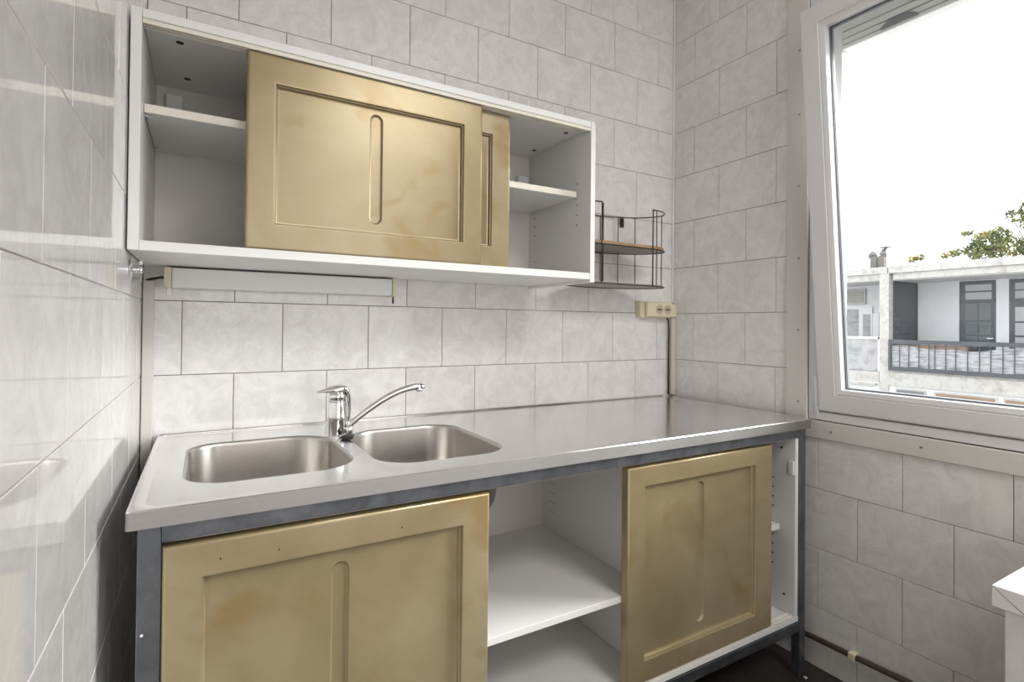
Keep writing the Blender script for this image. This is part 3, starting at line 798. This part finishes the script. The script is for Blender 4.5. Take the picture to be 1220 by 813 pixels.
M_escreen.node_tree.links.new(_e, M_escreen.node_tree.nodes['Principled BSDF'].inputs['Base Color'])
bl = empty('apartment_building', (19.12, 5.0, -3), 'pale flat-roofed building with grey balcony seen through the window', 'building')
def eb_(name, *a, m=M_eplaster, bev=0., par=None): return box(name, *a, m, par or bl, bev)
XB, XK = 19.12, 21.04
eb_('roof', XB+.16, 27, -8, 16, 2.95, 3.095, m=M_econc)
eb_('fascia', XB, XB+.15, -8, 7.03, 2.925, 3.15, m=M_econc); eb_('fascia', XB-.03, XB+.15, 7.05, 16, 2.925, 3.14, m=M_econc)
eb_('fascia_board', XB+.06, XB+.2, -8, 6.9, 2.72, 2.92, m=M_econc); eb_('fascia_board', XB+.03, XB+.2, 7.28, 16, 2.71, 2.92, m=M_econc)
eb_('column', XB-.02, XB+.25, 7.0, 7.27, -3, 2.92, m=M_econc)
eb_('soffit', XB+.2, XK, -8, 16, 2.70, 2.94, m=M_ewhite)
# recessed wall with door openings
eb_('wall', XK, XK+.2, 5.86, 7.0, -.2, 2.7); eb_('wall', XK, XK+.2, 4.64, 4.94, -.2, 2.7)
eb_('wall', XK, XK+.2, 7.28, 16, -.2, 2.7); eb_('wall', XK, XK+.2, -8, 3.3, -.2, 2.7)
eb_('partition', XB+.26, XK, 7.02, 7.2, -.2, 2.7, m=M_edark)
eb_('room_backing', XK+.3, XK+.35, -8, 16, -.2, 2.7, m=M_eroom)
eb_('wall', XK+.01, XK+.2, 3.31, 5.85, 2.68, 2.71)
def edoor(y0, y1, py0, py1, curtain=False):
    o = eb_('balcony_door', XK+.02, XK+.09, y0, y1, -.2, 2.672, m=M_eframe)
    o['label'] = 'slate grey balcony door with a split top light' if not curtain else 'slate grey balcony door with white curtain'
    def on_(name, *a, m): 
        q = box(name, *a, m, o, 0.); return q
    M_r = bpy.data.materials.get('pane_reflecting') or mat('pane_reflecting', (0.062, 0.068, 0.074), .08, 0., .3)
    M_lt = bpy.data.materials.get('pane_sky') or mat('pane_sky', (0.211, 0.217, 0.229), .08, 0., .4)
    for z0, z1, mm in ((2.36, 2.555, M_lt), (2.09, 2.315, M_lt)): on_('pane', XK-.0, XK+.0195, py0, py1, z0, z1, m=mm)
    if curtain:
        for z0, z1 in ((1.41, 1.83), (.985, 1.355), (.2, .93)): on_('pane', XK, XK+.0195, py0, py1, z0, z1, m=M_ecurt)
    else:
        h = (py0+py1)/2
        for z0, z1 in ((1.43, 1.97), (.98, 1.39), (.2, .93)):
            on_('pane', XK, XK+.0195, py0, h-.012, z0, z1, m=M_r); on_('pane', XK, XK+.0195, h+.012, py1, z0, z1, m=M_r)
    on_('handle', XK-.06, XK+.019, y0+.06, y0+.20, .86, .895, m=M_ewhite)
    on_('door_rail', XK-.02, XK+.0195, y0+.02, y1-.02, 2.01, 2.06, m=M_eframe)
    return o
edoor(4.945, 5.855, 5.05, 5.70)
edoor(3.72, 4.635, 3.88, 4.50, True)
# balcony
eb_('balcony_slab', XB, XK, -8, 7.0, -.24, -.18, m=M_econc); eb_('slab_edge', XB-.05, XB+.1, -8, 6.99, -.654, -.242, m=M_econc)
rl = eb_('railing', XB-.10, XB-.05, -8, 6.95, .675, .80, m=M_eframe); rl['label'] = 'slate grey railing with thin upright bars'
box('bottom_rail', XB-.10, XB-.05, -8, 6.95, -.165, -.05, M_eframe, rl, 0.)
box('end_post', XB-.11, XB-.04, 6.90, 6.97, -.165, .80, M_eframe, rl, 0.)
yb = [6.664, 6.41, 6.14, 5.88, 5.73, 5.46, 5.22, 4.94, 4.67, 4.42, 4.16, 3.92] + [3.66-.26*i for i in range(12)]
for y in yb: box('bar', XB-.09, XB-.065, y-.011, y+.011, -.05, .675, M_eframe, rl, 0.)
# crumpled privacy cloth behind the bars
bm = bmesh.new(); ny, nz = 160, 10; gv = []
for i in range(ny+1):
    rowv = []
    for j in range(nz+1):
        y = -2 + (6.9+2)*i/ny; z = -.05 + (.62+.05*math.sin(y*2.1)+.03*math.sin(y*5))*j/nz
        rowv.append(bm.verts.new((XB-.02 + .018*math.sin(z*42+y*1.5+2*math.sin(y*3.1)) + random.uniform(-.006, .006), y, z)))
    gv.append(rowv)
for i in range(ny):
    for j in range(nz): bm.faces.new((gv[i][j], gv[i+1][j], gv[i+1][j+1], gv[i][j+1]))
M_ecloth = mat('cloth_offwhite', (0.322, 0.322, 0.335), .9)
_e = ramp(M_ecloth, noise(M_ecloth, 2.2, 4, .6, (1, .8, 7), dist=1.5), [(.42, (0.174, 0.174, 0.186)), (.5, (0.310, 0.310, 0.322)), (.7, (0.360, 0.360, 0.372))])
M_ecloth.node_tree.links.new(_e, M_ecloth.node_tree.nodes['Principled BSDF'].inputs['Base Color'])
part('privacy_cloth', bm, M_ecloth, bl, True)['label'] = 'crumpled white cloth behind the railing bars'
bx_ = eb_('reed_screen', XB+.01, XB+.03, 5.0, 6.5, .30, .66, m=M_ebrown)
# floor below
eb_('lower_wall', XB+.02, XB+.2, -8, 16, -3, -.656, m=M_ewhite)
def lowin(y0, y1, m_):
    o = eb_('window', XB-.005, XB+.018, y0, y1, -1.9, -.735, m=M_econc); box('pane', XB-.012, XB-.0055, y0+.05, y1-.05, -1.85, -.775, m_, o, 0.)
lowin(5.98, 6.82, mat('pane_grey', (0.099, 0.099, 0.102), .15)); lowin(4.30, 5.78, M_ebrown); lowin(2.7, 4.18, M_ebrown); lowin(1.1, 2.58, M_ebrown)
# left neighbour balcony: cloth screen, slab, timber windows
eb_('balcony_screen', XB+.06, XB+.08, 7.33, 9.6, -.25, .80, m=M_escreen)
eb_('screen_frame', XB+.03, XB+.10, 7.28, 7.34, -.25, .90, m=M_ewhite); eb_('screen_frame', XB+.03, XB+.10, 7.28, 9.6, .80, .88, m=M_ewhite)
eb_('slab_edge', XB, XB+.3, 7.29, 16, -.62, -.26, m=M_econc); eb_('ledge', XB-.12, XB+.0, 7.35, 8.7, -.70, -.63, m=M_econc)
eb_('balcony_slab', XB+.1, XK, 7.29, 16, -.25, -.18, m=M_econc)
o = eb_('window', XK-.05, XK-.001, 8.40, 9.5, .60, 1.93, m=M_ewhite)
box('pane', XK-.06, XK-.051, 8.86, 9.4, .86, 1.86, M_escreen, o, 0.); box('pane', XK-.06, XK-.051, 8.2+.26, 8.55+.16, .70, 1.66, M_escreen, o, 0.)
o = eb_('window', XK-.05, XK-.001, 8.18, 8.39, .60, 1.70, m=M_ewhite)
o = eb_('window', XK-.06, XK-.001, 8.62, 9.5, 2.02, 2.60, m=M_econc); box('pane', XK-.07, XK-.061, 8.70, 9.42, 2.09, 2.52, mat('pane_warm_grey', (0.186, 0.174, 0.155), .3), o, 0.)
# chimney
ch_ = bl
M_ebrick = mat('flue_brown_grey', (.105, .095, .09), .8)
for y0, y1, z1 in ((7.70, 7.90, 3.60), (7.47, 7.64, 3.62)):
    part('flue', bx(bmesh.new(), 19.8, 20.0, y0, y1, 3.1, z1, .01), M_ebrick, ch_)
M_ezinc = mat('cowl_zinc', (.15, .15, .16), .5, .6)
bm = bmesh.new(); tube(bm, [(19.9, 7.80, 3.60), (19.9, 7.80, 3.68), (19.9, 7.86, 3.74), (19.9, 7.92, 3.70), (19.9, 7.93, 3.55)], .075, 10); part('cowl', bm, M_ezinc, ch_, True)
bm = bmesh.new(); cyl(bm, (19.9, 7.56, 3.62), (19.9, 7.50, 3.82), .13, .06, 14); cyl(bm, (19.9, 7.46, 3.86), (19.9, 7.46, 3.89), .17, .17, 14); cyl(bm, (19.9, 7.48, 3.80), (19.9, 7.46, 3.87), .05, .05, 8); part('cowl', bm, M_ezinc, ch_, True)

# ------------------------------------------------------------------ trees beyond the roof
M_leaf = mat('leaves_green_yellow', (.22, .24, .06), .7)
_e = ramp(M_leaf, noise(M_leaf, 1.1, 3, .6), [(.35, (.05, .07, .022)), (.52, (.12, .14, .042)), (.68, (.30, .24, .06))])
M_leaf.node_tree.links.new(_e, M_leaf.node_tree.nodes['Principled BSDF'].inputs['Base Color'])
M_bark = mat('bark', (.10, .08, .06), .9)
def tree(label, base, clumps, n):
    t = empty('tree', base, label, 'tree', None)
    bm = bmesh.new()
    for (x, y, z, r) in clumps:
        tube(bm, [base, (base[0], base[1], base[2]+(z-base[2])*.55), ((base[0]+x)/2, (base[1]+y)/2, base[2]+(z-base[2])*.8), (x, y, z)], [.14, .08, .035, .008], 7)
    part('trunk', bm, M_bark, t, True)
    bm = bmesh.new()
    for (x, y, z, r) in clumps:
        for _ in range(int(n*r*r)):
            d = Vector((random.gauss(0, 1), random.gauss(0, 1), random.gauss(0, 1))).normalized()*r*random.uniform(.35, 1.0)**.6
            k = random.choice((0, 0, 1))*.12*r
            p = Vector((x, y, z)) + Vector((d.x, d.y*1.0, d.z*.85)) + Vector((random.gauss(0, k+.001), random.gauss(0, k+.001), 0))
            q = Euler((random.uniform(0, 6.3), random.uniform(0, 6.3), random.uniform(0, 6.3))).to_matrix(); s_ = random.uniform(.05, .095)
            vs = [bm.verts.new(p + q @ Vector(c)*s_) for c in ((-1, 0, 0), (-.35, -.5, .1), (.45, -.45, 0), (1.1, 0, -.1), (.45, .45, 0), (-.35, .5, .1))]
            bm.faces.new(vs)
    f = part('foliage', bm, M_leaf, t); f['kind'] = 'stuff'
    return t
tree('broad green and yellow tree rising behind the flat roof', (30, 7.4, -3), [(30, 8.05, 5.0, .62), (30.2, 7.75, 5.25, .5), (30, 8.5, 4.75, .45), (30, 7.3, 4.7, .55), (29.8, 8.15, 4.35, .6), (30, 8.72, 5.5, .15), (30.1, 8.95, 5.52, .13), (30.0, 6.6, 4.6, .5)], 1300)
tree('taller tree crown cut off by the right edge of the view', (31, 6.2, -3), [(31, 7.35, 6.15, .38), (31, 7.0, 6.5, .40), (31, 6.9, 5.8, .45), (31, 6.3, 6.4, .8), (31, 7.65, 6.35, .16), (31, 6.9, 7.1, .25), (31, 5.3, 5.9, .9)], 1000)
tree('low leafy tree tip showing just above the roof edge, nearest the chimney', (30, 10.8, -3), [(30, 10.95, 4.55, .20), (30, 10.68, 4.60, .19)], 1500)
tree('low leafy tree tip showing above the roof edge beside the broad tree', (30, 9.4, -3), [(30, 9.65, 4.60, .16), (30, 9.38, 4.66, .20), (30, 9.12, 4.68, .18)], 1500)
gr = obj('ground', bx(bmesh.new(), W+.3, 60, -40, 50, -3.2, -3.0), mat('paving_pale', (.30, .29, .28), .9)); tag(gr, 'pale paved ground far below, outside the window', 'ground', 'structure')
